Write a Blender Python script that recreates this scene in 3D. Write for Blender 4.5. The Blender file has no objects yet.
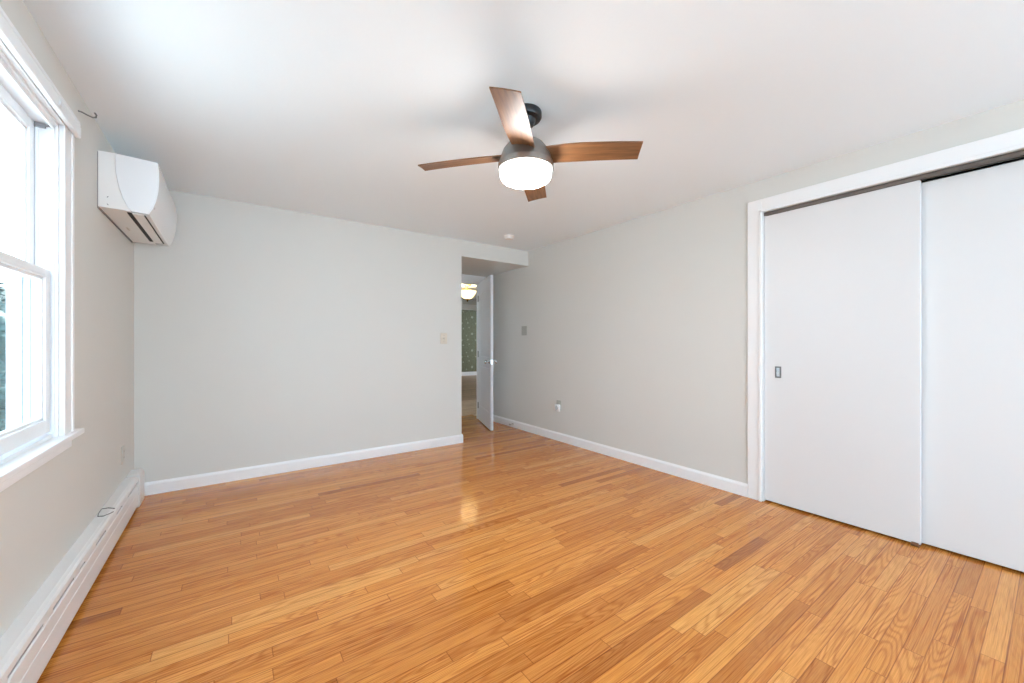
import bpy, bmesh, math, random
from mathutils import Vector, Matrix, noise
random.seed(7)
C = bpy.context.scene
COL = C.collection
PI = math.pi

# ------------------------------------------------------------------ camera, world, light, exposure
XR, XL, YB, H = 3.093, -0.576, 3.961, 2.300     # right wall, left wall, back wall, ceiling
YR = -2.20                                       # rear wall
cam_d = bpy.data.cameras.new('camera')
cam = bpy.data.objects.new('camera', cam_d)
COL.objects.link(cam)
cam_d.sensor_width = 36.0
cam_d.lens = 392.976 / 1024 * 36.0
cam_d.shift_y = 1.5 / 1024
cam_d.clip_start = 0.02
cam.location = (0, 0, 1.1312)
cam.rotation_euler = (math.radians(90), 0, -math.radians(35.609))
C.camera = cam

w = bpy.data.worlds.new('sky'); C.world = w
w.use_nodes = True
bg = w.node_tree.nodes['Background']
bg.inputs[0].default_value = (0.68, 0.85, 1.0, 1)
bg.inputs[1].default_value = 5.0

C.view_settings.view_transform = 'Standard'
C.view_settings.look = 'None'
C.view_settings.gamma = 1.0
C.view_settings.use_curve_mapping = False
C.view_settings.exposure = 0.78
C.cycles.max_bounces = 14
C.cycles.diffuse_bounces = 10
C.cycles.sample_clamp_indirect = 8.0

WIN1 = (1.49, 2.400, 0.747, 2.030)     # left wall opening y0 y1 z0 z1
WIN_ADDED = (-0.30, 2.85, 0.150, 2.120)      # window added in the unseen rear wall for daylight, x0 x1 z0 z1

sun_d = bpy.data.lights.new('sun', 'SUN'); sun_d.energy = 16.0; sun_d.angle = .03; sun_d.color = (1, .97, .93)
sun = bpy.data.objects.new('sun', sun_d); COL.objects.link(sun)
sun.rotation_euler = (math.radians(-38), math.radians(28), 0)     # high behind the house, off these windows

# ------------------------------------------------------------------ node helpers / materials
class NT:
    def __init__(s, name):
        s.m = bpy.data.materials.new(name); s.m.use_nodes = True
        s.t = s.m.node_tree; s.b = s.t.nodes['Principled BSDF']
    def n(s, typ, **kw):
        nd = s.t.nodes.new(typ)
        for k, v in kw.items(): setattr(nd, k, v)
        return nd
    def link(s, a, b): s.t.links.new(a, b)
    def inp(s, sock, v):
        if hasattr(v, 'is_output') or isinstance(v, bpy.types.NodeSocket): s.link(v, sock)
        else: sock.default_value = v
    def math(s, op, a, b=None, c=None, clamp=False):
        nd = s.n('ShaderNodeMath', operation=op); nd.use_clamp = clamp
        s.inp(nd.inputs[0], a)
        if b is not None: s.inp(nd.inputs[1], b)
        if c is not None: s.inp(nd.inputs[2], c)
        return nd.outputs[0]
    def mix(s, f, a, b, blend='MIX'):
        nd = s.n('ShaderNodeMix', data_type='RGBA', blend_type=blend)
        s.inp(nd.inputs[0], f); s.inp(nd.inputs[6], a); s.inp(nd.inputs[7], b)
        return nd.outputs[2]
    def ramp(s, f, stops):
        nd = s.n('ShaderNodeValToRGB'); s.inp(nd.inputs[0], f)
        e = nd.color_ramp.elements
        while len(e) < len(stops): e.new(0.5)
        for k, (p, c) in zip(e, stops): k.position = p; k.color = (*c, 1) if len(c) == 3 else c
        return nd.outputs[0]
    def coords(s, kind='Object'):
        tc = s.n('ShaderNodeTexCoord'); sp = s.n('ShaderNodeSeparateXYZ'); s.link(tc.outputs[kind], sp.inputs[0])
        return tc.outputs[kind], sp.outputs
    def xyz(s, x, y, z):
        nd = s.n('ShaderNodeCombineXYZ'); s.inp(nd.inputs[0], x); s.inp(nd.inputs[1], y); s.inp(nd.inputs[2], z); return nd.outputs[0]
    def noise(s, vec, scale=1, detail=3, rough=.5):
        nd = s.n('ShaderNodeTexNoise'); s.inp(nd.inputs['Vector'], vec); nd.inputs['Scale'].default_value = scale
        nd.inputs['Detail'].default_value = detail; nd.inputs['Roughness'].default_value = rough; return nd.outputs[0]
    def bump(s, h, strength, dist=.001):
        nd = s.n('ShaderNodeBump'); nd.inputs['Strength'].default_value = strength; nd.inputs['Distance'].default_value = dist
        s.inp(nd.inputs['Height'], h); s.link(nd.outputs[0], s.b.inputs['Normal'])

def paint(name, col, rough=.5, bump=0, bscale=200, metal=0, spec=.5, coat=0, mottle=0.0):
    n = NT(name)
    v, _ = n.coords()
    nz = n.noise(v, 3.0, 3)
    c = (*col, 1)
    d = tuple(x*(1-mottle) for x in col) + (1,)
    n.link(n.mix(nz, d, c), n.b.inputs['Base Color'])
    n.b.inputs['Roughness'].default_value = rough
    n.b.inputs['Metallic'].default_value = metal
    n.b.inputs['Specular IOR Level'].default_value = spec
    n.b.inputs['Coat Weight'].default_value = coat
    if bump: n.bump(n.noise(v, bscale, 2), bump)
    return n.m

def emis(name, col, strength, base=(.9, .9, .9)):
    n = NT(name)
    n.b.inputs['Base Color'].default_value = (*base, 1)
    n.b.inputs['Emission Color'].default_value = (*col, 1)
    n.b.inputs['Emission Strength'].default_value = strength
    n.b.inputs['Roughness'].default_value = .3
    return n.m

def plank_floor(name, wd, ln, stops, rough=.075, swap=False):
    n = NT(name)
    _, (x, y, z) = n.coords()
    if swap: x, y = y, x
    yr = n.math('DIVIDE', y, wd)
    row = n.math('FLOOR', yr)
    fy = n.math('FRACT', yr)
    wn = n.n('ShaderNodeTexWhiteNoise', noise_dimensions='1D'); n.link(row, wn.inputs['W'])
    W = n.math('MULTIPLY_ADD', wn.outputs[0], 91.7, n.math('DIVIDE', x, ln))
    v1 = n.n('ShaderNodeTexVoronoi', voronoi_dimensions='1D', feature='F1'); v1.inputs['Scale'].default_value = 1; v1.inputs['Randomness'].default_value = .85; n.link(W, v1.inputs['W'])
    v2 = n.n('ShaderNodeTexVoronoi', voronoi_dimensions='1D', feature='DISTANCE_TO_EDGE'); v2.inputs['Scale'].default_value = 1; v2.inputs['Randomness'].default_value = .85; n.link(W, v2.inputs['W'])
    sc = n.n('ShaderNodeSeparateColor'); n.link(v1.outputs['Color'], sc.inputs[0])
    wn2 = n.n('ShaderNodeTexWhiteNoise', noise_dimensions='3D')
    n.link(n.xyz(sc.outputs[0], sc.outputs[1], row), wn2.inputs['Vector'])
    s2 = n.n('ShaderNodeSeparateColor'); n.link(wn2.outputs['Color'], s2.inputs[0])
    r1, r2, r3 = s2.outputs
    # figure: contour lines of a stretched noise make cathedral grain
    px = n.math('MULTIPLY_ADD', r1, 57.0, n.math('MULTIPLY', x, 1.5))
    py = n.math('MULTIPLY_ADD', r2, 31.0, n.math('MULTIPLY', y, 15.0))
    big = n.noise(n.xyz(px, py, r3), 1.0, .6, .3)
    cont = n.math('SINE', n.math('MULTIPLY', big, n.math('MULTIPLY_ADD', r3, 70.0, 60.0)))
    cont = n.math('POWER', n.math('MULTIPLY_ADD', cont, .5, .5), 2.2)
    fx = n.math('MULTIPLY_ADD', r2, 77.0, n.math('MULTIPLY', x, 7.0))
    fyy = n.math('MULTIPLY', y, 420.0)
    fine = n.noise(n.xyz(fx, fyy, r1), 1.0, 4, .65)
    mx = n.math('MULTIPLY_ADD', r3, 77.0, n.math('MULTIPLY', x, 1.6))
    mid = n.noise(n.xyz(mx, n.math('MULTIPLY', y, 150.0), r1), 1.0, 4, .65)
    base = n.ramp(r1, stops)
    gate = n.math('MULTIPLY', n.ramp(r2, [(.30, (.30, .30, .30)), (.60, (1, 1, 1))]), .55)
    c = n.mix(n.math('MULTIPLY', cont, gate), base, (.60, .40, .22, 1), 'MULTIPLY')
    c = n.mix(n.ramp(fine, [(.38, (1, 1, 1)), (.60, (0, 0, 0))]), c, n.mix(1.0, c, (.80, .70, .58, 1), 'MULTIPLY'))
    streak = n.ramp(mid, [(.52, (0, 0, 0)), (.66, (1, 1, 1))])
    c = n.mix(n.math('MULTIPLY', streak, .85), c, (.56, .35, .20, 1), 'MULTIPLY')
    light = n.ramp(mid, [(.22, (1, 1, 1)), (.42, (0, 0, 0))])
    c = n.mix(n.math('MULTIPLY', light, .45), c, (1.25, 1.22, 1.15, 1), 'MULTIPLY')
    # gaps
    ey = n.math('MULTIPLY', n.math('MINIMUM', fy, n.math('SUBTRACT', 1.0, fy)), wd)
    ex = n.math('MULTIPLY', v2.outputs['Distance'], ln)
    e = n.math('MINIMUM', ey, ex)
    gap = n.ramp(n.math('DIVIDE', e, .004), [(.18, (1, 1, 1)), (.50, (0, 0, 0))])
    c = n.mix(n.math('MULTIPLY', gap, .75), c, (.35, .22, .14, 1), 'MULTIPLY')
    n.link(c, n.b.inputs['Base Color'])
    n.b.inputs['Specular IOR Level'].default_value = .45
    rr = n.noise(n.xyz(n.math('MULTIPLY', x, 3.0), n.math('MULTIPLY', y, 30.0), 0.0), 1.0, 3)
    n.link(n.math('MULTIPLY_ADD', rr, .08, rough), n.b.inputs['Roughness'])
    hgt = n.math('SUBTRACT', n.math('MULTIPLY_ADD', r2, .3, n.math('MULTIPLY', fine, .06)), gap)
    n.bump(hgt, .25, .0008)
    return n.m

def wood(name, dark, light, axis=0, rough=.4):
    n = NT(name)
    _, o = n.coords()
    a = [n.math('MULTIPLY', o[i], 3.0 if i == axis else 55.0) for i in range(3)]
    g = n.noise(n.xyz(*a), 1.0, 5, .6)
    n.link(n.ramp(g, [(.3, dark), (.7, light)]), n.b.inputs['Base Color'])
    n.b.inputs['Roughness'].default_value = rough
    return n.m

M = {}
M['wall'] = paint('greige_wall_paint', (.682, .677, .645), .75, .10, 260, mottle=.012)
M['ceiling'] = paint('white_ceiling_paint', (.825, .890, .932), .85, .35, 90, mottle=.01)
M['trim'] = paint('white_gloss_trim', (.86, .865, .875), .28)
M['door'] = paint('white_door_paint', (.73, .73, .735), .38, mottle=.01)
M['pdoor'] = paint('white_panel_door_paint', (.80, .81, .83), .35)
M['vinyl'] = paint('white_window_vinyl', (.86, .88, .90), .3)
M['heater'] = paint('white_heater_enamel', (.80, .80, .80), .32)
M['ac'] = paint('white_plastic', (.84, .84, .83), .35)
M['ac_gloss'] = paint('white_glossy_plastic', (.86, .88, .90), .18)
M['ring'] = paint('pale_grey_ring', (.42, .42, .42), .5)
M['guide'] = paint('brown_guide', (.22, .10, .05), .5)
M['dark'] = paint('dark_gap', (.012, .011, .010), .7)
M['grey_mark'] = paint('grey_mark', (.25, .25, .26), .5)
M['track'] = paint('dark_brown_track', (.16, .135, .12), .5, metal=.3)
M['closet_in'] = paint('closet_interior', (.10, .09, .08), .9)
M['nickel'] = paint('brushed_nickel', (.34, .325, .31), .34, metal=.85, mottle=.08)
M['chrome'] = paint('satin_chrome', (.62, .62, .62), .22, metal=1)
M['black'] = paint('black_metal', (.022, .023, .026), .38, metal=.3)
M['steel'] = paint('grey_steel_wire', (.22, .22, .22), .35, metal=.9)
M['ivory'] = paint('ivory_plate', (.70, .64, .54), .4)
M['almond'] = paint('almond_plate', (.62, .58, .52), .4)
M['painted_plate'] = paint('painted_over_plate', (.44, .43, .385), .6)
M['white_plate'] = paint('white_plate', (.82, .82, .82), .35)
M['bronze'] = paint('brass_bronze', (.20, .14, .06), .35, metal=.9)
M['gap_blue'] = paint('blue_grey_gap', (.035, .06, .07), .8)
M['weather'] = paint('white_exterior_vinyl', (.80, .84, .88), .5)
M['floor'] = plank_floor('oak_strip_floor', .057, .78,
    [(0, (.45, .160, .031)), (.06, (.60, .230, .045)), (.5, (.71, .290, .058)), (.88, (.77, .335, .078)), (1, (.81, .40, .112))])
M['hall_floor'] = plank_floor('pale_hall_floor', .09, 1.1,
    [(0, (.66, .48, .35)), (.5, (.74, .57, .43)), (1, (.80, .64, .50))], .25)
M['far_floor'] = plank_floor('brown_hall_floor', .08, 1.1,
    [(0, (.40, .25, .16)), (.5, (.50, .33, .22)), (1, (.58, .40, .28))], .3)
M['blade'] = wood('walnut_blade', (.105, .045, .018), (.27, .125, .050), 0, .42)
M['shade'] = emis('lit_opal_glass', (1.0, .99, .98), 42.0)
M['hall_shade'] = emis('lit_amber_glass', (1.0, .76, .38), 1.5, (.9, .8, .6))
M['bounce_ground'] = paint('pale_bounce_ground', (.58, .58, .56), .9, mottle=.15)
M['bark'] = paint('bark', (.10, .07, .05), .9, mottle=.4)

def leaf_mat():
    n = NT('dark_green_leaves'); v, _ = n.coords()
    n.link(n.ramp(n.noise(v, 14, 4), [(.35, (.008, .022, .024)), (.55, (.02, .055, .05)), (.75, (.07, .13, .14))]), n.b.inputs['Base Color'])
    n.b.inputs['Roughness'].default_value = .7
    return n.m
M['leaf'] = leaf_mat()

def glass_mat():
    n = NT('window_glass')
    out = n.t.nodes['Material Output']
    tr = n.n('ShaderNodeBsdfTransparent'); tr.inputs[0].default_value = (.93, .965, .975, 1)
    gl = n.n('ShaderNodeBsdfGlossy'); gl.inputs['Roughness'].default_value = .01
    lw = n.n('ShaderNodeLayerWeight')
    fr = n.math('MULTIPLY_ADD', n.math('POWER', lw.outputs['Facing'], 5.0), .45, .02)
    mx = n.n('ShaderNodeMixShader'); n.link(fr, mx.inputs[0]); n.link(tr.outputs[0], mx.inputs[1]); n.link(gl.outputs[0], mx.inputs[2])
    n.link(mx.outputs[0], out.inputs['Surface'])
    return n.m
M['glass'] = glass_mat()

def wallpaper():
    n = NT('green_floral_wallpaper'); _, (x, y, z) = n.coords()
    c = (.150, .148, .088, 1)
    nz = n.noise(n.xyz(x, y, z), 25, 3)
    col = n.mix(n.ramp(nz, [(.4, (0, 0, 0)), (.65, (1, 1, 1))]), c, (.200, .198, .125, 1))
    def spots(col, ox, oz, px, pz, r, tone):
        fx = n.math('SUBTRACT', n.math('FRACT', n.math('DIVIDE', n.math('ADD', x, ox), px)), .5)
        fz = n.math('SUBTRACT', n.math('FRACT', n.math('DIVIDE', n.math('ADD', z, oz), pz)), .5)
        fx = n.math('MULTIPLY', fx, px); fz = n.math('MULTIPLY', fz, pz)
        d = n.math('SQRT', n.math('ADD', n.math('MULTIPLY', fx, fx), n.math('MULTIPLY', fz, fz)))
        d = n.math('ADD', d, n.math('MULTIPLY_ADD', nz, .03, -.015))
        k = n.math('LESS_THAN', d, r)
        return n.mix(k, col, tone)
    for ox, oz, r in ((0, 0, .042), (.17, .20, .026), (-.15, .22, .028), (.12, .36, .022), (-.20, .40, .024), (.22, .07, .02)):
        col = spots(col, ox, oz, .55, .58, r, (.36, .37, .28, 1))
    n.link(col, n.b.inputs['Base Color']); n.b.inputs['Roughness'].default_value = .8
    return n.m
M['wallpaper'] = wallpaper()

# ------------------------------------------------------------------ mesh helpers
def box(bm, x0, x1, y0, y1, z0, z1, bev=0, seg=2):
    r = bmesh.ops.create_cube(bm, size=1)
    vs = r['verts']
    for v in vs:
        v.co = Vector((x0+(v.co.x+.5)*(x1-x0), y0+(v.co.y+.5)*(y1-y0), z0+(v.co.z+.5)*(z1-z0)))
    if bev:
        es = list({e for v in vs for e in v.link_edges})
        bmesh.ops.bevel(bm, geom=es, offset=bev, segments=seg, affect='EDGES', profile=.5)
    return bm

def extrude_profile(bm, pts, axis, a0, a1, sub=1):
    """closed 2-D profile swept along an axis; pts are the other two coordinates in x,y,z order"""
    def P(a, p, q):
        return (a, p, q) if axis == 'x' else (p, a, q) if axis == 'y' else (p, q, a)
    rings = []
    for k in range(sub+1):
        a = a0+(a1-a0)*k/sub
        rings.append([bm.verts.new(P(a, *p)) for p in pts])
    n = len(pts)
    for k in range(sub):
        for i in range(n):
            bm.faces.new((rings[k][i], rings[k][(i+1) % n], rings[k+1][(i+1) % n], rings[k+1][i]))
    bm.faces.new(rings[0][::-1]); bm.faces.new(rings[-1])
    bmesh.ops.recalc_face_normals(bm, faces=bm.faces[:])
    return bm

def lathe(bm, prof, cx, cy, seg=48, mat=None):
    """prof: list of (r, z) about the vertical axis through cx, cy; closed at r = 0 ends"""
    rings = []
    for r, z in prof:
        if r < 1e-5: rings.append([bm.verts.new((cx, cy, z))])
        else: rings.append([bm.verts.new((cx+r*math.cos(2*PI*i/seg), cy+r*math.sin(2*PI*i/seg), z)) for i in range(seg)])
    for a, b in zip(rings, rings[1:]):
        for i in range(seg):
            j = (i+1) % seg
            if len(a) == 1 and len(b) > 1: bm.faces.new((a[0], b[i], b[j]))
            elif len(b) == 1 and len(a) > 1: bm.faces.new((a[i], b[0], a[j]))
            elif len(a) > 1: bm.faces.new((a[i], b[i], b[j], a[j]))
    if len(rings[0]) > 1: bm.faces.new(rings[0])
    if len(rings[-1]) > 1: bm.faces.new(rings[-1])
    bmesh.ops.recalc_face_normals(bm, faces=bm.faces[:])
    if mat: bmesh.ops.transform(bm, matrix=mat, verts=bm.verts[:])
    return bm

def tube(bm, pts, r, seg=8):
    pts = [Vector(p) for p in pts]
    rings = []
    for i, p in enumerate(pts):
        d = (pts[min(i+1, len(pts)-1)]-pts[max(i-1, 0)]).normalized()
        u = d.cross(Vector((0, 0, 1)))
        if u.length < .05: u = d.cross(Vector((0, 1, 0)))
        u.normalize(); v = d.cross(u)
        rings.append([bm.verts.new(p+(u*math.cos(2*PI*k/seg)+v*math.sin(2*PI*k/seg))*r) for k in range(seg)])
    for a, b in zip(rings, rings[1:]):
        for k in range(seg): bm.faces.new((a[k], a[(k+1) % seg], b[(k+1) % seg], b[k]))
    bm.faces.new(rings[0]); bm.faces.new(rings[-1])
    bmesh.ops.recalc_face_normals(bm, faces=bm.faces[:])
    return bm

def BM(): return bmesh.new()
def B(*a, **k): return box(bmesh.new(), *a, **k)

def obj(name, bm, mat, parent=None, smooth=False, loc=None, label=None):
    """links bm (world coordinates) as one mesh object; its origin is the thing's base"""
    me = bpy.data.meshes.new(name)
    if parent is not None: o0 = Vector(parent['_org'])
    elif loc is not None: o0 = Vector(loc)
    else:
        xs = [v.co for v in bm.verts]
        o0 = Vector(((min(v.x for v in xs)+max(v.x for v in xs))/2, (min(v.y for v in xs)+max(v.y for v in xs))/2, min(v.z for v in xs)))
    bmesh.ops.translate(bm, vec=-o0, verts=bm.verts[:])
    bm.to_mesh(me); bm.free()
    me.materials.append(mat)
    if smooth:
        for p in me.polygons: p.use_smooth = True
        me.set_sharp_from_angle(angle=math.radians(38))
    o = bpy.data.objects.new(name, me); COL.objects.link(o)
    o['_org'] = list(o0)
    if parent is not None: o.parent = parent
    else: o.location = o0
    if label: o['label'] = label
    return o

def tag(o, label, cat, group=None, kind=None):
    o['label'] = label; o['category'] = cat
    if group: o['group'] = group
    if kind: o['kind'] = kind
    return o

def thing(name, loc, label, cat, group=None, kind=None):
    o = bpy.data.objects.new(name, None); COL.objects.link(o)
    o.location = loc; o['_org'] = list(loc); o.empty_display_size = .1
    return tag(o, label, cat, group, kind)

def struct(name, bm, mat, label, cat, smooth=False):
    o = obj(name, bm, mat, smooth=smooth, loc=(0, 0, 0)); return tag(o, label, cat, kind='structure')

# ------------------------------------------------------------------ room shell
T = .13
bm = B(XL-T, XR+.0, YR-T, 5.40, -.08, 0)
box(bm, XR, XR+.75, -1.0, 1.5, -.08, 0)
struct('floor', bm, M['floor'], 'glossy honey oak strip floor of the bedroom', 'floor')

# ceiling: main plane only over the bedroom
bm = B(XL-T, XR+.8, YR-T, YB+.02, H, H+.1)
struct('ceiling', bm, M['ceiling'], 'white textured bedroom ceiling around the fan', 'ceiling')

def wall_x(x0, x1, y0, y1, holes, z1=H):
    bm = BM(); c = y0
    for a, b, z0, zz in holes:
        box(bm, x0, x1, c, a, 0, z1); box(bm, x0, x1, a, b, 0, z0) if z0 > 0 else None; box(bm, x0, x1, a, b, zz, z1); c = b
    box(bm, x0, x1, c, y1, 0, z1)
    return bm
struct('wall_left', wall_x(XL-T, XL, YR-T, YB+T, [(WIN1[0], WIN1[1], WIN1[2]-.02, WIN1[3])]), M['wall'], 'greige window wall on the left with heater along its foot', 'wall')

SZ = 2.117          # soffit height of the door recess
XA = 2.132          # left side of the recess
YD = 5.00           # doorway wall
bm = B(XL, XA, YB, YB+T, 0, H)
box(bm, XA, XR, YB, YD+.1, SZ, H)                  # dropped head over the recess
box(bm, XA-T, XA, YB+T, YD+.1, 0, SZ)              # left cheek of the recess
struct('wall_back', bm, M['wall'], 'greige far wall with the dropped head over the door recess', 'wall')

DO = (2.225, 3.012, 2.012)    # doorway x0, x1, head
bm = B(XA, DO[0], YD, YD+.1, 0, SZ); box(bm, DO[1], XR, YD, YD+.1, 0, SZ); box(bm, DO[0], DO[1], YD, YD+.1, DO[2], SZ)
struct('wall_doorway', bm, M['wall'], 'narrow greige wall around the bedroom doorway', 'wall')

CY1, CY0, CZ = 1.239, -.335, 2.062    # closet opening
struct('wall_right', wall_x(XR, XR+T, YR-T, YD+.1, [(CY0, CY1, 0, CZ)]), M['wall'], 'greige right wall between door recess and closet', 'wall')

bm = B(XL, WIN_ADDED[0], YR-T, YR, 0, H); box(bm, WIN_ADDED[1], XR, YR-T, YR, 0, H)
box(bm, WIN_ADDED[0], WIN_ADDED[1], YR-T, YR, 0, WIN_ADDED[2]); box(bm, WIN_ADDED[0], WIN_ADDED[1], YR-T, YR, WIN_ADDED[3], H)
struct('wall_rear', bm, M['wall'], 'greige wall behind the viewer with a wide window added for daylight', 'wall')

# closet interior
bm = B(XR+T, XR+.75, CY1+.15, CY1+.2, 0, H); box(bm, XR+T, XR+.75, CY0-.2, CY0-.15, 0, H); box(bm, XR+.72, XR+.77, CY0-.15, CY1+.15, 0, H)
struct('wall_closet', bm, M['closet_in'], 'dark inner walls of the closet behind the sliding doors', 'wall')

# ------------------------------------------------------------------ baseboards and casings
def base_prof_y(x, s, y0, y1):      # board running along y, face towards s
    d = .014*s
    return extrude_profile(BM(), [(x, 0), (x+d, 0), (x+d, .075), (x+d*.75, .084), (x+d*.45, .088), (x+d*.35, .094), (x, .094)], 'y', y0, y1)
def base_prof_x(y, s, x0, x1):
    d = .014*s
    return extrude_profile(BM(), [(y, 0), (y+d, 0), (y+d, .075), (y+d*.75, .084), (y+d*.45, .088), (y+d*.35, .094), (y, .094)], 'x', x0, x1)
bm = base_prof_x(YB, -1, XL+.001, XA+.014)
b2 = BM(); extrude_profile(bm, [(XA, 0), (XA+.014, 0), (XA+.014, .094), (XA, .094)], 'y', YB-.0, YD)
struct('baseboard_back', bm, M['trim'], 'white baseboard along the far wall', 'baseboard')
struct('baseboard_right', base_prof_y(XR, -1, 1.337, YD), M['trim'], 'white baseboard along the right wall up to the closet casing', 'baseboard')
struct('baseboard_left', base_prof_y(XL, 1, 3.866, YB-.014), M['trim'], 'short white baseboard between heater end and corner', 'baseboard')
struct('baseboard_rear', base_prof_x(YR, 1, XL, XR), M['trim'], 'white baseboard along the wall behind the viewer', 'baseboard')

# closet casing: flat board with an inner bead, mitred look
CW, CWT = .096, .096
bm = BM()
for (ya, yb, inner) in ((CY1, CY1+CW, CY1), (CY0-CW, CY0, CY0)):
    box(bm, XR-.016, XR, ya, yb, 0, CZ+CWT, .003)
    a, b = (inner, inner+.020) if inner == CY1 else (inner-.020, inner)
    box(bm, XR-.024, XR-.012, a, b, 0, CZ+.018, .003)
box(bm, XR-.016, XR, CY0, CY1, CZ, CZ+CWT, .003)
box(bm, XR-.024, XR-.012, CY0-.018, CY1+.018, CZ, CZ+.020, .003)
struct('trim_1', bm, M['trim'], 'white casing around the sliding closet doors', 'door casing')
bm = B(XR, XR+.115, CY1-.004, CY1+.015, 0, CZ); box(bm, XR, XR+.115, CY0-.015, CY0+.004, 0, CZ); box(bm, XR+.012, XR+T, CY0, CY1, CZ-.002, CZ+.012)
struct('trim_2', bm, M['trim'], 'white jamb lining inside the closet opening', 'door jamb')
# sliding track
t = thing('closet_door_track', (XR+.05, .45, CZ-.03), 'dark brown metal track above the sliding closet doors', 'door track')
bm = B(XR+.002, XR+.006, CY0+.005, CY1-.005, CZ-.026, CZ-.003); box(bm, XR+.002, XR+.095, CY0+.005, CY1-.005, CZ-.006, CZ-.003)
box(bm, XR+.0415, XR+.0445, CY0+.005, CY1-.005, CZ-.024, CZ-.003)
obj('track_rail', bm, M['track'], t)

# sliding doors
def closet_door(name, x, y0, y1, z1, label, pull_y=None):
    t = thing(name, (x+.017, (y0+y1)/2, .012), label, 'sliding door', kind='structure')
    obj('door_panel', B(x, x+.032, y0, y1, .014, z1, .0015, 1), M['door'], t)
    if pull_y is not None:
        z0, zz = .888, .968
        bm = BM()
        a, b = pull_y-.019, pull_y+.019
        box(bm, x-.003, x+.001, a, b, z0, z0+.010, .001); box(bm, x-.003, x+.001, a, b, zz-.010, zz, .001)
        box(bm, x-.003, x+.001, a, a+.009, z0+.010, zz-.010, .001); box(bm, x-.003, x+.001, b-.009, b, z0+.010, zz-.010, .001)
        p = obj('flush_pull', bm, M['steel'], t, label='grey metal flush pull')
        obj('pull_cup', B(x-.0018, x+.0005, a+.009, b-.009, z0+.010, zz-.010), M['chrome'], p)
    return t
closet_door('door_2', XR+.008, .452, CY1-.006, CZ-.028, 'flat white sliding closet door with the metal flush pull', 1.146)
closet_door('door_3', XR+.050, CY0+.006, .500, CZ-.036, 'plain white sliding closet door at the right, behind its twin')
t = thing('floor_guide', (XR+.03, .470, 0), 'small brown floor guide where the two closet doors overlap', 'door guide')
bm = B(XR+.002, XR+.09, .455, .490, 0, .006); box(bm, XR+.002, XR+.007, .458, .487, 0, .022, .001); box(bm, XR+.041, XR+.048, .458, .487, 0, .022, .001)
obj('guide_body', bm, M['guide'], t)

# ------------------------------------------------------------------ bedroom doorway
bm = B(DO[0]-.07, DO[0], YD-.016, YD, 0, SZ-.001, .003); box(bm, DO[1], DO[1]+.080, YD-.016, YD, 0, SZ-.001, .003)
box(bm, DO[0], DO[1], YD-.016, YD, DO[2], SZ-.001, .003)
box(bm, DO[0], DO[1], YD-.021, YD-.012, DO[2], DO[2]+.018, .003)
struct('trim_3', bm, M['trim'], 'white casing around the open bedroom doorway', 'door casing')
bm = B(DO[0]-.001, DO[0]+.018, YD-.001, YD+.101, 0, DO[2]); box(bm, DO[1]-.012, DO[1]+.001, YD-.001, YD+.101, 0, DO[2]); box(bm, DO[0], DO[1], YD-.001, YD+.101, DO[2]-.016, DO[2]+.001)
box(bm, DO[0]+.018, DO[0]+.03, YD+.05, YD+.08, 0, DO[2]-.016)
struct('trim_4', bm, M['trim'], 'white jamb lining of the bedroom doorway', 'door jamb')

# panel door: built flat (local u along width from hinge, v thickness, z), then rotated about the hinge
HX, HY = 2.975, 4.975
DW, DH, DT = .785, 1.992, .035
ang = math.atan2(4.230-HY, 2.715-HX)
rotd = Matrix.Translation((HX, HY, 0)) @ Matrix.Rotation(ang, 4, 'Z')
dt = thing('door_1', (HX, HY, 0), 'open white two-panel door with grooved boards in the recess', 'door', kind='structure')
def dobj(name, bm, mat, parent, smooth=False, label=None):
    bmesh.ops.transform(bm, matrix=rotd, verts=bm.verts[:])
    return obj(name, bm, mat, parent, smooth, label=label)
zb = .012
ST, RB, RM0, RM1, RT = .105, .215, .800, .930, 1.80
bm = B(0, DW, -DT/2+.008, DT/2-.008, zb, zb+DH)                # core
for v0, v1 in ((-DT/2, -DT/2+.009), (DT/2-.009, DT/2)):
    box(bm, 0, ST, v0, v1, zb, zb+DH, .0015, 1); box(bm, DW-ST, DW, v0, v1, zb, zb+DH, .0015, 1)
    box(bm, ST, DW-ST, v0, v1, zb, zb+RB, .0015, 1); box(bm, ST, DW-ST, v0, v1, zb+RM0, zb+RM1, .0015, 1)
    # top rail with arched lower edge
    N = 16; up = []
    pts = [(ST, zb+DH), (ST, zb+RT-.06)]
    for k in range(1, N):
        q = k/N; pts.append((ST+q*(DW-2*ST), zb+RT-.06+.085*math.sin(PI*q)))
    pts += [(DW-ST, zb+RT-.06), (DW-ST, zb+DH)]
    f0 = [bm.verts.new((p[0], v0, p[1])) for p in pts]; f1 = [bm.verts.new((p[0], v1, p[1])) for p in pts]
    nn = len(pts)
    for i in range(nn): bm.faces.new((f0[i], f0[(i+1) % nn], f1[(i+1) % nn], f1[i]))
    bm.faces.new(f0); bm.faces.new(f1[::-1])
box(bm, 0, DW, -DT/2, DT/2, zb, zb+.004); box(bm, 0, .004, -DT/2, DT/2, zb, zb+DH); box(bm, DW-.004, DW, -DT/2, DT/2, zb, zb+DH); box(bm, 0, DW, -DT/2, DT/2, zb+DH-.004, zb+DH)
bmesh.ops.recalc_face_normals(bm, faces=bm.faces[:])
leaf = dobj('door_leaf', bm, M['pdoor'], dt)
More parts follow.
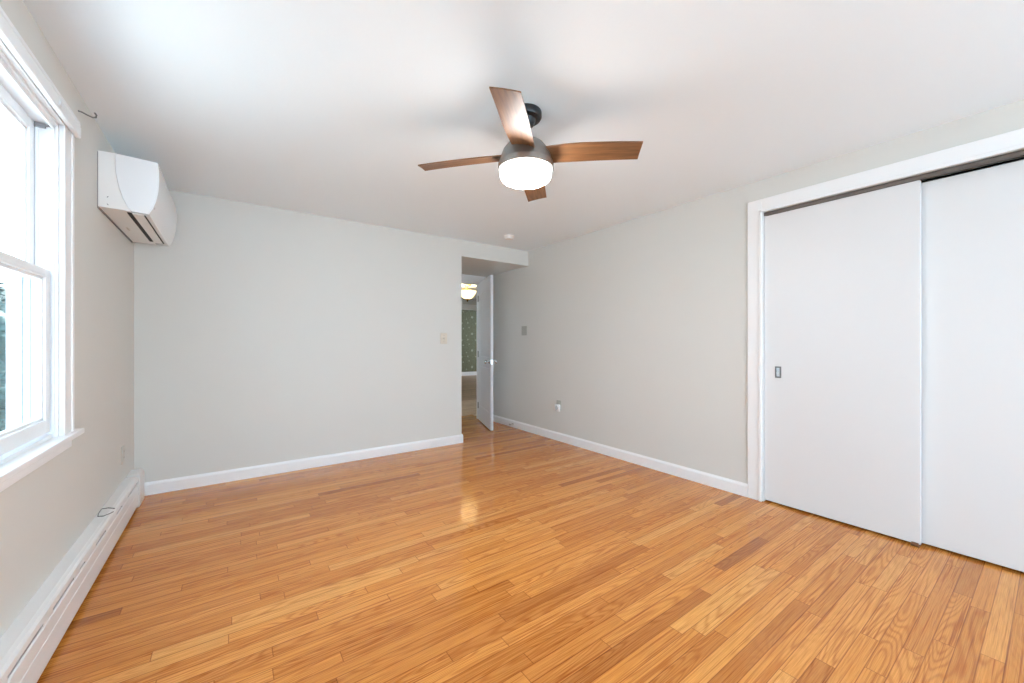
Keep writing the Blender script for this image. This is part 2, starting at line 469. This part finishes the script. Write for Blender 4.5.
for (z0, z1) in ((RB, RM0), (RM1, RT+.02)):
    bm = BM(); n_ = 5; w_ = (DW-2*ST-.03)/n_
    for s in (-1, 1):
        for k in range(n_):
            u0 = ST+.015+k*w_
            zt = z1-.015 if z1 < 1 else z1-.055+.05*math.sin(PI*(k+.5)/n_)
            v0, v1 = (DT/2-.009, DT/2-.003) if s > 0 else (-DT/2+.003, -DT/2+.009)
            box(bm, u0+.005, u0+w_-.005, v0, v1, zb+z0+.015, zb+zt, .0025, 1)
    dobj('door_board_panel', bm, M['pdoor'], leaf)
for s in (-1, 1):
    bm = BM()
    lathe(bm, [(0, 0), (.030, 0), (.031, .003), (.026, .007), (.012, .010), (.010, .030), (.014, .034), (.024, .040), (.027, .050), (.024, .060), (.012, .066), (0, .067)], 0, 0, 24)
    m = Matrix.Translation((DW-.062, s*DT/2, .887)) @ Matrix.Rotation(-s*PI/2, 4, 'X')
    bmesh.ops.transform(bm, matrix=m, verts=bm.verts[:])
    dobj('door_knob', bm, M['chrome'], dt, True, 'round chrome door knob')
dobj('latch_plate', B(DW-.0005, DW+.0012, -.012, .012, .86, .915), M['chrome'], dt, label='chrome latch plate on the door edge')
for z in (.22, .97, 1.78):
    bm = BM(); lathe(bm, [(0, z-.045), (.0065, z-.045), (.0065, z+.045), (0, z+.045)], -.004, -DT/2-.004, 12)
    box(bm, 0, .03, -DT/2-.0015, -DT/2+.0005, z-.044, z+.044)
    dobj('hinge', bm, M['nickel'], dt, label='nickel hinge')

# ------------------------------------------------------------------ hall beyond the doorway
HX0, HX1, HY1 = 1.3, 6.4, 9.0
struct('floor_hall', B(HX0, HX1, 5.40, 6.83, -.08, 0), M['hall_floor'], 'pale beige hall floor beyond the doorway', 'floor')
bm = B(XR, HX1, YD+.1, 5.40, -.08, 0); box(bm, HX0, XL+T+1.9, YD+.1, 5.40, -.08, 0)
struct('floor_landing', bm, M['hall_floor'], 'strip of hall floor beside the doorway', 'floor')
struct('floor_far_room', B(HX0, 8.6, 6.83, 12.2, -.08, 0), M['far_floor'], 'brown wood floor of the room past the hall', 'floor')
struct('ceiling_hall', B(HX0-.1, 8.6, YD+.1, 12.2, H, H+.1), M['ceiling'], 'white hall ceiling holding the bowl light', 'ceiling')
bm = wall_x(HX0-.1, HX0, YD+.1, HY1, [(6.3, 7.3, .9, 2.0)]); box(bm, HX1, HX1+.1, YD, HY1, 0, H)  # unseen side opening, added to let daylight into the hall
box(bm, XR+T, HX1, YD, YD+.1, 0, H); box(bm, HX0, XA, YD+.1-.0, YD+.18, 0, H)
struct('wall_hall_sides', bm, M['wall'], 'greige side walls of the hall', 'wall')
OX0, OX1, OZ = 4.30, 6.10, 1.995
bm = B(HX0, OX0, HY1, HY1+.12, 0, H); box(bm, OX1, 8.5, HY1, HY1+.12, 0, H); box(bm, OX0, OX1, HY1, HY1+.12, OZ, H)
struct('wall_hall_end', bm, M['wall'], 'greige wall with the cased opening at the hall end', 'wall')
bm = B(OX0-.10, OX1+.10, HY1-.02, HY1, OZ, OZ+.14, .003); box(bm, OX0-.10, OX0, HY1-.02, HY1, 0, OZ, .003); box(bm, OX1, OX1+.10, HY1-.02, HY1, 0, OZ, .003)
struct('trim_5', bm, M['trim'], 'white casing of the opening before the green wallpaper', 'door casing')
struct('wall_papered', B(3.9, 8.6, 12.0, 12.1, 0, H), M['wallpaper'], 'far wall in green wallpaper with small pale flowers', 'wall')
bm = B(3.8, 3.9, HY1+.12, 12.1, 0, H); b2 = wall_x(8.5, 8.6, HY1, 12.1, [(9.8, 11.2, .7, 2.0)]); me_ = bpy.data.meshes.new('tmp'); b2.to_mesh(me_); bm.from_mesh(me_); b2.free(); bpy.data.meshes.remove(me_)  # the hole in the outer wall is unseen, added as daylight for this room
struct('wall_far_room_sides', bm, M['wall'], 'side walls of the papered room', 'wall')
struct('baseboard_papered', B(3.9, 8.5, 11.985, 12.0, 0, .13, .002), M['trim'], 'white baseboard under the green wallpaper', 'baseboard')

LX, LY = 3.886, 6.97
t = thing('hall_ceiling_light', (LX, LY, H), 'lit amber glass bowl light hanging from the hall ceiling', 'ceiling light')
obj('canopy', lathe(BM(), [(0, H), (.075, H), (.078, H-.012), (.05, H-.028), (.015, H-.034), (0, H-.034)], LX, LY, 24), M['bronze'], t, True)
bm = lathe(BM(), [(0, H-.03), (.008, H-.03), (.008, H-.27), (0, H-.28)], LX, LY, 10)
for k in range(3):
    a = 2*PI*k/3+.3
    tube(bm, [(LX, LY, H-.06), (LX+.07*math.cos(a), LY+.07*math.sin(a), H-.075), (LX+.165*math.cos(a), LY+.165*math.sin(a), H-.128)], .005)
obj('light_stem', bm, M['bronze'], t, True)
prof = [(.172, H-.120), (.180, H-.120), (.182, H-.130), (.160, H-.175), (.115, H-.240), (.07, H-.272), (.02, H-.281), (0, H-.282)]
obj('glass_bowl', lathe(BM(), [(0, H-.272)]+[(.02, H-.271), (.066, H-.263), (.108, H-.234), (.153, H-.173)]+prof, LX, LY, 40), M['hall_shade'], t, True)
obj('finial', lathe(BM(), [(0, H-.278), (.030, H-.281), (.032, H-.291), (.012, H-.306), (.016, H-.32), (0, H-.345)], LX, LY, 16), M['bronze'], t, True)
def plight(name, loc, power, col, r=.05, parent=None):
    l = bpy.data.lights.new(name, 'POINT'); l.energy = power; l.color = col; l.shadow_soft_size = r
    o = bpy.data.objects.new(name, l); COL.objects.link(o)
    if parent is not None: o.parent = parent; o.location = Vector(loc)-Vector(parent['_org'])
    else: o.location = loc
    return o
plight('bowl_lamp', (LX, LY, H-.20), 9, (1, .80, .52), .05, t)

# ------------------------------------------------------------------ windows
def window(name, wall, rng, label):
    a0, a1, z0, z1 = rng
    # local frame: u along the wall, d into the room, built for the left wall, then mapped for the rear wall
    def mp(bm):
        if wall == 'rear':
            for v in bm.verts: v.co = Vector((v.co.y, YR+(v.co.x-XL), v.co.z))
            bmesh.ops.recalc_face_normals(bm, faces=bm.faces[:])
        return bm
    org = (XL, (a0+a1)/2, z0) if wall == 'left' else ((a0+a1)/2, YR, z0)
    t = thing(name, org, label, 'window', kind='structure')
    cw = .110; ch = .075
    bm = B(XL, XL+.016, a1, a1+cw, z0, z1+ch, .003); box(bm, XL, XL+.016, a0-cw, a0, z0, z1+ch, .003); box(bm, XL, XL+.016, a0, a1, z1, z1+ch, .003)
    box(bm, XL+.010, XL+.022, a1+cw-.022, a1+cw, z0, z1+ch, .003); box(bm, XL+.010, XL+.022, a0-cw, a0-cw+.022, z0, z1+ch, .003)
    box(bm, XL+.010, XL+.019, a1, a1+.018, z0, z1+.018, .002); box(bm, XL+.010, XL+.019, a0-.018, a0, z0, z1+.018, .002); box(bm, XL+.010, XL+.019, a0, a1, z1, z1+.018, .002)
    obj('casing', mp(bm), M['trim'], t)
    # jamb frame with the tracks
    bm = BM()
    for s, a in ((1, a1), (-1, a0)):
        lo, hi = (a-.012, a) if s > 0 else (a, a+.012)
        box(bm, XL-.134, XL+.002, lo, hi, z0, z1)
        for xx in (XL-.010, XL-.0545, XL-.105):
            l2, h2 = (a-.018, a) if s > 0 else (a, a+.018)
            box(bm, xx-.004, xx+.004, l2, h2, z0, z1, .001, 1)
    box(bm, XL-.134, XL+.002, a0, a1, z1-.014, z1)
    box(bm, XL-.014, XL-.006, a0, a1, z1-.03, z1, .001, 1)
    extrude_profile(bm, [(XL-.150, z0-.02), (XL-.012, z0-.02), (XL-.012, z0+.014), (XL-.075, z0+.022), (XL-.150, z0+.006)], 'y', a0, a1)
    obj('jamb_frame', mp(bm), M['vinyl'], t)
    bm = BM()
    obj('track_strip', mp(B(XL-.0725, XL-.0695, a1-.0125, a1-.0115, z0+.03, z1-.015)), M['gap_blue'], t, label='thin dark strip drawn for a groove of the window track')  # flat dark strips stand for the grooves of the jamb
    obj('track_strip', mp(B(XL-.0930, XL-.0895, a1-.0125, a1-.0115, z0+.03, z1-.015)), M['gap_blue'], t, label='thin dark strip drawn for a groove of the window track')
    bm.free()
    def sash(nm, x, zz0, zz1, rb, rt):
        bm = BM(); w_ = .050
        y0_, y1_ = a0+.013, a1-.013
        box(bm, x-.034, x, y1_-w_, y1_, zz0, zz1, .003); box(bm, x-.034, x, y0_, y0_+w_, zz0, zz1, .003)
        box(bm, x-.034, x, y0_+w_, y1_-w_, zz0, zz0+rb, .003); box(bm, x-.034, x, y0_+w_, y1_-w_, zz1-rt, zz1, .003)
        # glazing bead
        g = .012
        box(bm, x-.026, x-.008, y1_-w_-g, y1_-w_+.001, zz0+rb, zz1-rt, .002, 1); box(bm, x-.026, x-.008, y0_+w_-.001, y0_+w_+g, zz0+rb, zz1-rt, .002, 1)
        box(bm, x-.026, x-.008, y0_+w_, y1_-w_, zz0+rb-.001, zz0+rb+g, .002, 1); box(bm, x-.026, x-.008, y0_+w_, y1_-w_, zz1-rt-g, zz1-rt+.001, .002, 1)
        s = obj(nm, mp(bm), M['vinyl'], t)
        obj('pane', mp(B(x-.019, x-.015, y0_+w_, y1_-w_, zz0+rb, zz1-rt)), M['glass'], s)
        return s
    sash('lower_sash', XL-.018, z0+.024, 1.425, .055, .034)
    sash('upper_sash', XL-.060, 1.392, z1-.015, .034, .045)
    # exterior storm frame
    bm = BM(); x = XL-.112
    for q0, q1 in ((a1-.016, a1-.011), (a0+.011, a0+.016)): box(bm, x-.012, x, q0, q1, z0+.01, z1-.012)
    box(bm, x-.012, x, a0+.014, a1-.014, z1-.040, z1-.012, .001, 1); box(bm, x-.012, x, a0+.014, a1-.014, z0+.004, z0+.032, .001, 1); box(bm, x-.012, x, a0+.014, a1-.014, 1.400, 1.418, .001, 1)
    obj('storm_frame', mp(bm), M['weather'], t)
    # stool and apron
    bm = B(XL-.012, XL+.040, a0-cw-.060, a1+cw+.060, z0-.022, z0+.0012, .004)
    box(bm, XL-.07, XL-.010, a0+.001, a1-.001, z0-.019, z0+.0012)
    obj('stool', mp(bm), M['trim'], t)
    bm = B(XL, XL+.014, a0-cw, a1+cw, z0-.066, z0-.022, .003)
    obj('apron', mp(bm), M['trim'], t)
    # sash lock on the meeting rail
    ym = (a0+a1)/2
    bm = B(XL-.052, XL-.034, ym-.03, ym+.03, 1.425, 1.431, .001, 1); box(bm, XL-.050, XL-.026, ym-.006, ym+.006, 1.431, 1.440, .002, 1)
    obj('sash_lock', mp(bm), M['white_plate'], t)
    return t
w1 = window('window_1', 'left', WIN1, 'white double-hung window in the left wall with wide sill')
window('added_window', 'rear', WIN_ADDED, 'wide white window added behind the viewer for daylight')
# small dark balance clip at the top of the jamb
bm = B(XL-.066, XL-.030, WIN1[1]-.022, WIN1[1]-.012, WIN1[3]-.035, WIN1[3]-.016, .002, 1)
tube(bm, [(XL-.03, WIN1[1]-.02, WIN1[3]-.026), (XL-.02, WIN1[1]-.024, WIN1[3]-.024), (XL-.008, WIN1[1]-.02, WIN1[3]-.022)], .003)
obj('balance_clip', bm, M['grey_mark'], w1, label='dark metal balance clip at the jamb top')

# blind headrail on the window head
t = thing('roller_blind', (XL+.02, (WIN1[0]+WIN1[1])/2, 2.03), 'white rolled-up blind in its head box on top of the window', 'window blind')
y0, y1 = WIN1[0]-.125, WIN1[1]+.122
bm = extrude_profile(BM(), [(XL+.0225, 2.034), (XL+.036, 2.034), (XL+.039, 2.037), (XL+.039, 2.080), (XL+.036, 2.083), (XL+.0225, 2.083)], 'y', y0, y1)
obj('head_box', bm, M['vinyl'], t)
bm = extrude_profile(BM(), [(XL+.0225, 2.0875), (XL+.034, 2.0875), (XL+.037, 2.0905), (XL+.035, 2.106), (XL+.028, 2.111), (XL+.0225, 2.111)], 'y', y0, y1+.004)
obj('top_cover', bm, M['vinyl'], t)
obj('clear_bracket', B(XL+.039, XL+.044, 2.24, 2.26, 2.045, 2.065, .002, 1), M['white_plate'], t)
bm = tube(BM(), [(XL, 2.655, 2.209), (XL+.010, 2.668, 2.212), (XL+.024, 2.695, 2.214), (XL+.036, 2.718, 2.218), (XL+.044, 2.732, 2.228), (XL+.045, 2.735, 2.240), (XL+.039, 2.733, 2.250)], .0035)
tag(obj('curtain_rod_hook', bm, M['steel'], smooth=True), 'bent grey metal curtain rod hook on the wall above the window', 'hook')

# ------------------------------------------------------------------ outside
struct('ground_outside', B(-16, XL-T-.05, -14, 22, -.75, -.7), M['bounce_ground'], 'pale ground outside the window, made up to bounce light indoors', 'ground')  # paleness is made up so the ground bounces sun up to the ceiling
def bush(name, c, rx, ry, rz, n, label):
    t = thing(name, (c[0], c[1], -.7), label, 'bush')
    bm = BM(); rnd = random.Random(5)
    for i in range(n):
        th = rnd.uniform(0, 2*PI); ph = math.acos(rnd.uniform(-1, 1)); rr = rnd.uniform(.75, 1.0)
        d = Vector((math.sin(ph)*math.cos(th), math.sin(ph)*math.sin(th), math.cos(ph)))
        rr *= 1+.25*noise.noise(d*3)
        p = Vector(c)+Vector((d.x*rx, d.y*ry, d.z*rz))*rr
        s = rnd.uniform(.03, .07)
        q = Matrix.Rotation(rnd.uniform(0, 6.28), 3, 'Z') @ Matrix.Rotation(rnd.uniform(-1.2, 1.2), 3, 'X') @ Matrix.Rotation(rnd.uniform(-1, 1), 3, 'Y')
        vs = [bm.verts.new(p+q@Vector(v)*s) for v in ((-1, 0, 0), (0, -.45, .1), (1, 0, 0), (0, .45, .1))]
        bm.faces.new(vs)
    obj('foliage', bm, M['leaf'], t)
    b2 = BM()
    bmesh.ops.create_icosphere(b2, subdivisions=4, radius=1)
    for v in b2.verts:
        k = .80*(1+.25*noise.noise(v.co*3)); v.co = Vector((c[0]+v.co.x*rx*k, c[1]+v.co.y*ry*k, c[2]+v.co.z*rz*k))
    obj('inner_foliage', b2, M['leaf'], t, True)
    b3 = tube(BM(), [(c[0], c[1], -.7), (c[0]+.05, c[1], -.2), (c[0], c[1], c[2])], .08)
    obj('trunk', b3, M['bark'], t, True)
bush('dark_shrub', (-3.6, 9.2, .80), 1.6, 1.4, 1.55, 6500, 'dark blue-green shrub on the pale ground outside the window')

# ------------------------------------------------------------------ ceiling fan
FX, FY = 1.217, 1.580
ft = thing('ceiling_fan', (FX, FY, H), 'four-blade walnut ceiling fan with a lit white drum light', 'ceiling fan')
obj('canopy', lathe(BM(), [(0, H), (.079, H), (.081, H-.005), (.081, H-.026), (.075, H-.036), (.052, H-.040), (.045, H-.052), (.040, H-.066), (.020, H-.072), (0, H-.072)], FX, FY), M['black'], ft, True, label='black ceiling canopy')
obj('downrod', lathe(BM(), [(0, H-.07), (.014, H-.07), (.014, 2.150), (0, 2.150)], FX, FY, 20), M['black'], ft, True, label='short black downrod')
obj('motor_housing', lathe(BM(), [(0, 2.172), (.030, 2.172), (.040, 2.160), (.062, 2.152), (.092, 2.132), (.114, 2.104), (.127, 2.072), (.134, 2.045), (.138, 2.040), (.140, 2.034), (.140, 2.010), (.136, 2.006), (0, 2.006)], FX, FY, 64), M['nickel'], ft, True, label='brushed nickel motor housing')
obj('glass_shade', lathe(BM(), [(0, 2.008), (.128, 2.008), (.130, 2.000), (.129, 1.978), (.123, 1.962), (.110, 1.953), (.08, 1.949), (0, 1.947)], FX, FY, 64), M['shade'], ft, True, label='lit opal glass drum shade')
def blade_mesh():
    bm = BM()
    R0, R1 = .085, .560
    N, K = 22, 8
    top, bot = [], []
    for i in range(N+1):
        q = i/N
        rowt, rowb = [], []
        for k in range(K+1):
            s = k/K
            # right-hand edge (-y) bows out, left-hand edge nearly straight, tip cut at a slant
            lo = -.054-.016*math.sin(min(1, q/.45)*PI/2)+.004*q
            hi = .060+.002*math.sin(q*PI)-.006*q
            yy = lo+(hi-lo)*s
            r = R0+(R1+.002-.008*s-R0)*q
            zz = -.018*q*q+.006*(1-(2*s-1)**2)*.4
            pa = math.radians(14-2*q)
            # pitch: right-hand side (-y) raised
            y2 = yy*math.cos(pa); z2 = zz-yy*math.sin(pa)
            rowt.append(bm.verts.new((r, y2, z2+.003))); rowb.append(bm.verts.new((r, y2, z2-.003)))
        top.append(rowt); bot.append(rowb)
    for i in range(N):
        for k in range(K):
            bm.faces.new((top[i][k], top[i+1][k], top[i+1][k+1], top[i][k+1]))
            bm.faces.new((bot[i][k], bot[i][k+1], bot[i+1][k+1], bot[i+1][k]))
        bm.faces.new((top[i][0], bot[i][0], bot[i+1][0], top[i+1][0])); bm.faces.new((top[i][K], top[i+1][K], bot[i+1][K], bot[i][K]))
    for k in range(K):
        bm.faces.new((top[0][k], top[0][k+1], bot[0][k+1], bot[0][k])); bm.faces.new((top[N][k], bot[N][k], bot[N][k+1], top[N][k+1]))
    bmesh.ops.recalc_face_normals(bm, faces=bm.faces[:])
    me = bpy.data.meshes.new('blade'); bm.to_mesh(me); bm.free(); me.materials.append(M['blade'])
    for p in me.polygons: p.use_smooth = True
    me.set_sharp_from_angle(angle=math.radians(40))
    return me
bme = blade_mesh()
for k in range(4):
    o = bpy.data.objects.new('blade', bme); COL.objects.link(o); o.parent = ft
    o.location = (0, 0, 2.078-H); o.rotation_euler = (0, 0, math.radians(45.2+90*k))

# ------------------------------------------------------------------ mini-split air conditioner
AY0, AY1 = 2.976, 3.885
t = thing('air_conditioner', (XL, (AY0+AY1)/2, 1.858), 'white wall-mounted air conditioner high beside the corner', 'air conditioner')
seam = [(.068, 2.157), (.068, 2.08), (.072, 2.04), (.082, 1.98), (.098, 1.92), (.116, 1.878), (.131, 1.856)]
body = [(XL+.004, 1.858), (XL+.004, 2.155)] + [(XL+a, z) for a, z in seam]
bm = extrude_profile(BM(), body, 'y', AY0+.0015, AY1-.0015, 1)
obj('chassis', bm, M['ac'], t)
front = [(.240, 2.150), (.2455, 2.10), (.2465, 2.05), (.243, 1.99), (.233, 1.93), (.219, 1.885), (.203, 1.853)]
fp = [(XL+a+.0015, z) for a, z in seam] + [(XL+a, z) for a, z in front[::-1]]
bm = extrude_profile(BM(), fp, 'y', AY0, AY1, 1)
es = [e for e in bm.edges if abs(e.verts[0].co.y-e.verts[1].co.y) < 1e-6 and min(e.verts[0].co.x, e.verts[1].co.x) > XL+.19]
bmesh.ops.bevel(bm, geom=es, offset=.004, segments=2, affect='EDGES')
obj('front_panel', bm, M['ac_gloss'], t, True)
obj('back_plate', B(XL, XL+.006, AY0+.004, AY1-.02, 1.850, 2.150), M['grey_mark'], t, label='grey mounting plate against the wall')
obj('air_outlet', B(XL+.110, XL+.129, AY0+.035, 3.765, 1.8515, 1.8575), M['dark'], t, label='long dark air outlet slot')
obj('louver', B(XL+.130, XL+.176, AY0+.035, 3.80, 1.8515, 1.8570, .001, 1), M['ac'], t)
obj('louver_gap', B(XL+.177, XL+.184, AY0+.05, 3.80, 1.8518, 1.8575), M['dark'], t, label='thin dark gap beside the louver')
for zc in (1.915, 1.875):
    b = B(XL+.036, XL+.044, AY0-.0006, AY0+.002, zc-.0015, zc+.0015)
    bmesh.ops.rotate(b, cent=(XL+.04, AY0, zc), matrix=Matrix.Rotation(-.9 if zc > 1.9 else .9, 3, 'Y'), verts=b.verts[:])
    obj('side_clip', b, M['grey_mark'], t, label='small grey clip mark on the side')
bm = B(XL+.2215, XL+.2235, AY0+.028, AY0+.036, 1.893, 1.897); box(bm, XL+.2235, XL+.2258, AY0+.033, AY0+.041, 1.900, 1.904)
obj('brand_mark', bm, M['grey_mark'], t, label='tiny grey mark on the front panel')
bm = BM()
for k in range(4):
    box(bm, XL+.040+k*.014, XL+.050+k*.014, 3.42, 3.50-.01*(k % 2), 1.8572, 1.8580)
obj('embossed_print', bm, M['almond'], t)

# ------------------------------------------------------------------ baseboard heater
HYa, HYb = YR+.02, 3.865
t = thing('baseboard_heater', (XL, (HYa+HYb)/2, 0), 'long white baseboard heater along the left wall', 'baseboard heater')
x0 = XL
bm = B(x0, x0+.004, HYa, HYb-.02, .012, .217)
extrude_profile(bm, [(x0, .216), (x0, .222), (x0+.042, .222), (x0+.054, .218), (x0+.062, .208), (x0+.063, .187), (x0+.060, .187), (x0+.059, .206), (x0+.052, .214), (x0+.042, .217)], 'y', HYa, 3.668)
obj('hood', bm, M['heater'], t)
bm = extrude_profile(BM(), [(x0+.052, .171), (x0+.060, .174), (x0+.065, .169), (x0+.065, .120), (x0+.067, .118), (x0+.067, .112), (x0+.065, .110), (x0+.065, .030), (x0+.058, .022), (x0+.052, .022), (x0+.052, .026), (x0+.058, .030), (x0+.058, .172)], 'y', HYa, 3.668)
obj('front_cover', bm, M['heater'], t)
bm = B(x0+.012, x0+.048, HYa+.1, HYb-.2, .07, .13)
obj('fin_element', bm, M['dark'], t)
bm = B(x0+.0045, x0+.050, HYa, HYb-.17, .150, .165)
obj('damper', bm, M['dark'], t)
# brackets bridging the slot: leave the dark dashes of the photograph between them
gaps = [(.30, .62), (.80, 1.1), (1.25, 1.55), (1.74, 2.00), (2.09, 2.32), (2.40, 2.47), (2.64, 2.82), (3.05, 3.19), (3.34, 3.55)]
pos = HYa
for a, b in gaps:
    obj('slot_bracket', B(x0+.052, x0+.0620, pos, a, .170, .189), M['heater'], t)
    pos = b
bm = extrude_profile(BM(), [(x0, .003), (x0, .225), (x0+.052, .225), (x0+.061, .220), (x0+.067, .209), (x0+.069, .193), (x0+.069, .010), (x0+.064, .003)], 'y', 3.685, HYb)
es = [e for e in bm.edges if abs(e.verts[0].co.y-e.verts[1].co.y) < 1e-6]
bmesh.ops.bevel(bm, geom=es, offset=.003, segments=2, affect='EDGES')
obj('joint_gap', B(x0+.005, x0+.056, 3.668, 3.685, .02, .205), M['dark'], t)
obj('end_cap', bm, M['heater'], t, True)
for yy in (1.2, 2.9):
    pass

bm = tube(BM(), [(XL+.060, 3.02, .2245), (XL+.030, 3.05, .2245), (XL+.004, 3.05, .2250), (XL-.0+.005, 2.98, .2250), (XL+.012, 2.93, .2250), (XL+.035, 2.92, .2250), (XL+.056, 2.945, .2250), (XL+.064, 2.965, .2245)], .0022, 6)
tag(obj('wire_loop', bm, M['steel'], smooth=True), 'loose bent wire loop lying on the white heater', 'wire')

# ------------------------------------------------------------------ wall plates, outlets, detector, door stop
def plate(thg, axis, s, wpos, c, z, w_, h_, mat):
    """plate on a wall; axis 'x' = wall normal along x"""
    if axis == 'x': return obj('cover_plate', B(min(wpos, wpos+s*.006), max(wpos, wpos+s*.006), c-w_/2, c+w_/2, z-h_/2, z+h_/2, .002), mat, thg)
    return obj('cover_plate', B(c-w_/2, c+w_/2, min(wpos, wpos+s*.006), max(wpos, wpos+s*.006), z-h_/2, z+h_/2, .002), mat, thg)
t = thing('light_switch', (1.911, YB, 1.125), 'ivory light switch on the far wall beside the door recess', 'light switch')
plate(t, 'y', -1, YB, 1.911, 1.181, .078, .118, M['ivory'])
obj('toggle', B(1.905, 1.917, YB-.016, YB-.006, 1.170, 1.196, .002), M['almond'], t)
for z in (1.151, 1.211): obj('screw', B(1.908, 1.914, YB-.0068, YB-.0055, z-.003, z+.003, .001, 1), M['steel'], t)

t = thing('blank_wall_plate', (XR, 4.045, 1.23), 'grey painted-over blank plate on the right wall near the recess', 'wall plate')
plate(t, 'x', -1, XR, 4.045, 1.290, .105, .120, M['painted_plate'])
for z in (1.258, 1.322): obj('screw', B(XR-.0068, XR-.0055, 4.042, 4.048, z-.003, z+.003, .001, 1), M['painted_plate'], t)

def outlet(x, s, y, z, mat, label):
    t = thing('power_outlet', (x, y, z-.058), label, 'power outlet')
    plate(t, 'x', s, x, y, z, .072, .116, mat)
    for dz in (-.02, .02):
        xa, xb = sorted((x+s*.005, x+s*.0085))
        f = obj('socket', B(xa, xb, y-.017, y+.017, z+dz-.014, z+dz+.014, .0015), mat, t)
        bm = BM(); xa, xb = sorted((x+s*.008, x+s*.0090))
        for dy in (-.006, .006): box(bm, xa, xb, y+dy-.0013, y+dy+.0013, z+dz-.003, z+dz+.006)
        obj('slot', bm, M['grey_mark'], f)
    return t
outlet(XL, 1, 3.575, .400, M['almond'], 'almond power outlet on the left wall above the heater')
outlet(XR, -1, 3.385, .410, M['painted_plate'], 'greyish power outlet on the right wall behind the plug-in')
t = thing('plug_in_freshener', (XR-.009, 3.385, .345), 'white plug-in air freshener with a round ring in the right wall outlet', 'plug-in air freshener')
obj('body', B(XR-.034, XR-.0092, 3.345, 3.428, .340, .424, .010, 3), M['white_plate'], t, True)
bm = lathe(BM(), [(.017, 0), (.025, 0), (.025, .003), (.017, .003), (.017, 0.0001)], 0, 0, 28)
bmesh.ops.transform(bm, matrix=Matrix.Translation((XR-.034, 3.387, .384)) @ Matrix.Rotation(-PI/2, 4, 'Y'), verts=bm.verts[:])
obj('ring', bm, M['ring'], t, True)

bm = lathe(BM(), [(0, 0), (.010, 0), (.010, .004), (.0055, .006), (.0055, .048), (.009, .050), (.010, .060), (.006, .065), (0, .066)], 0, 0, 16)
bmesh.ops.transform(bm, matrix=Matrix.Translation((XR-.014, 4.273, .048)) @ Matrix.Rotation(-PI/2, 4, 'Y'), verts=bm.verts[:])
tag(obj('door_stop', bm, M['nickel'], smooth=True), 'small metal door stop on the right baseboard near the open door', 'door stop')

t = thing('smoke_detector', (2.473, 3.509, H), 'small white round smoke detector on the ceiling near the recess', 'smoke detector')
obj('base', lathe(BM(), [(0, H), (.056, H), (.057, H-.010), (.050, H-.013), (0, H-.013)], 2.473, 3.509, 40), M['white_plate'], t, True)
obj('cover', lathe(BM(), [(0, H-.012), (.047, H-.012), (.047, H-.026), (.040, H-.034), (0, H-.036)], 2.473, 3.509, 40), M['white_plate'], t, True)

for o in bpy.data.objects:
    if '_org' in o: del o['_org']
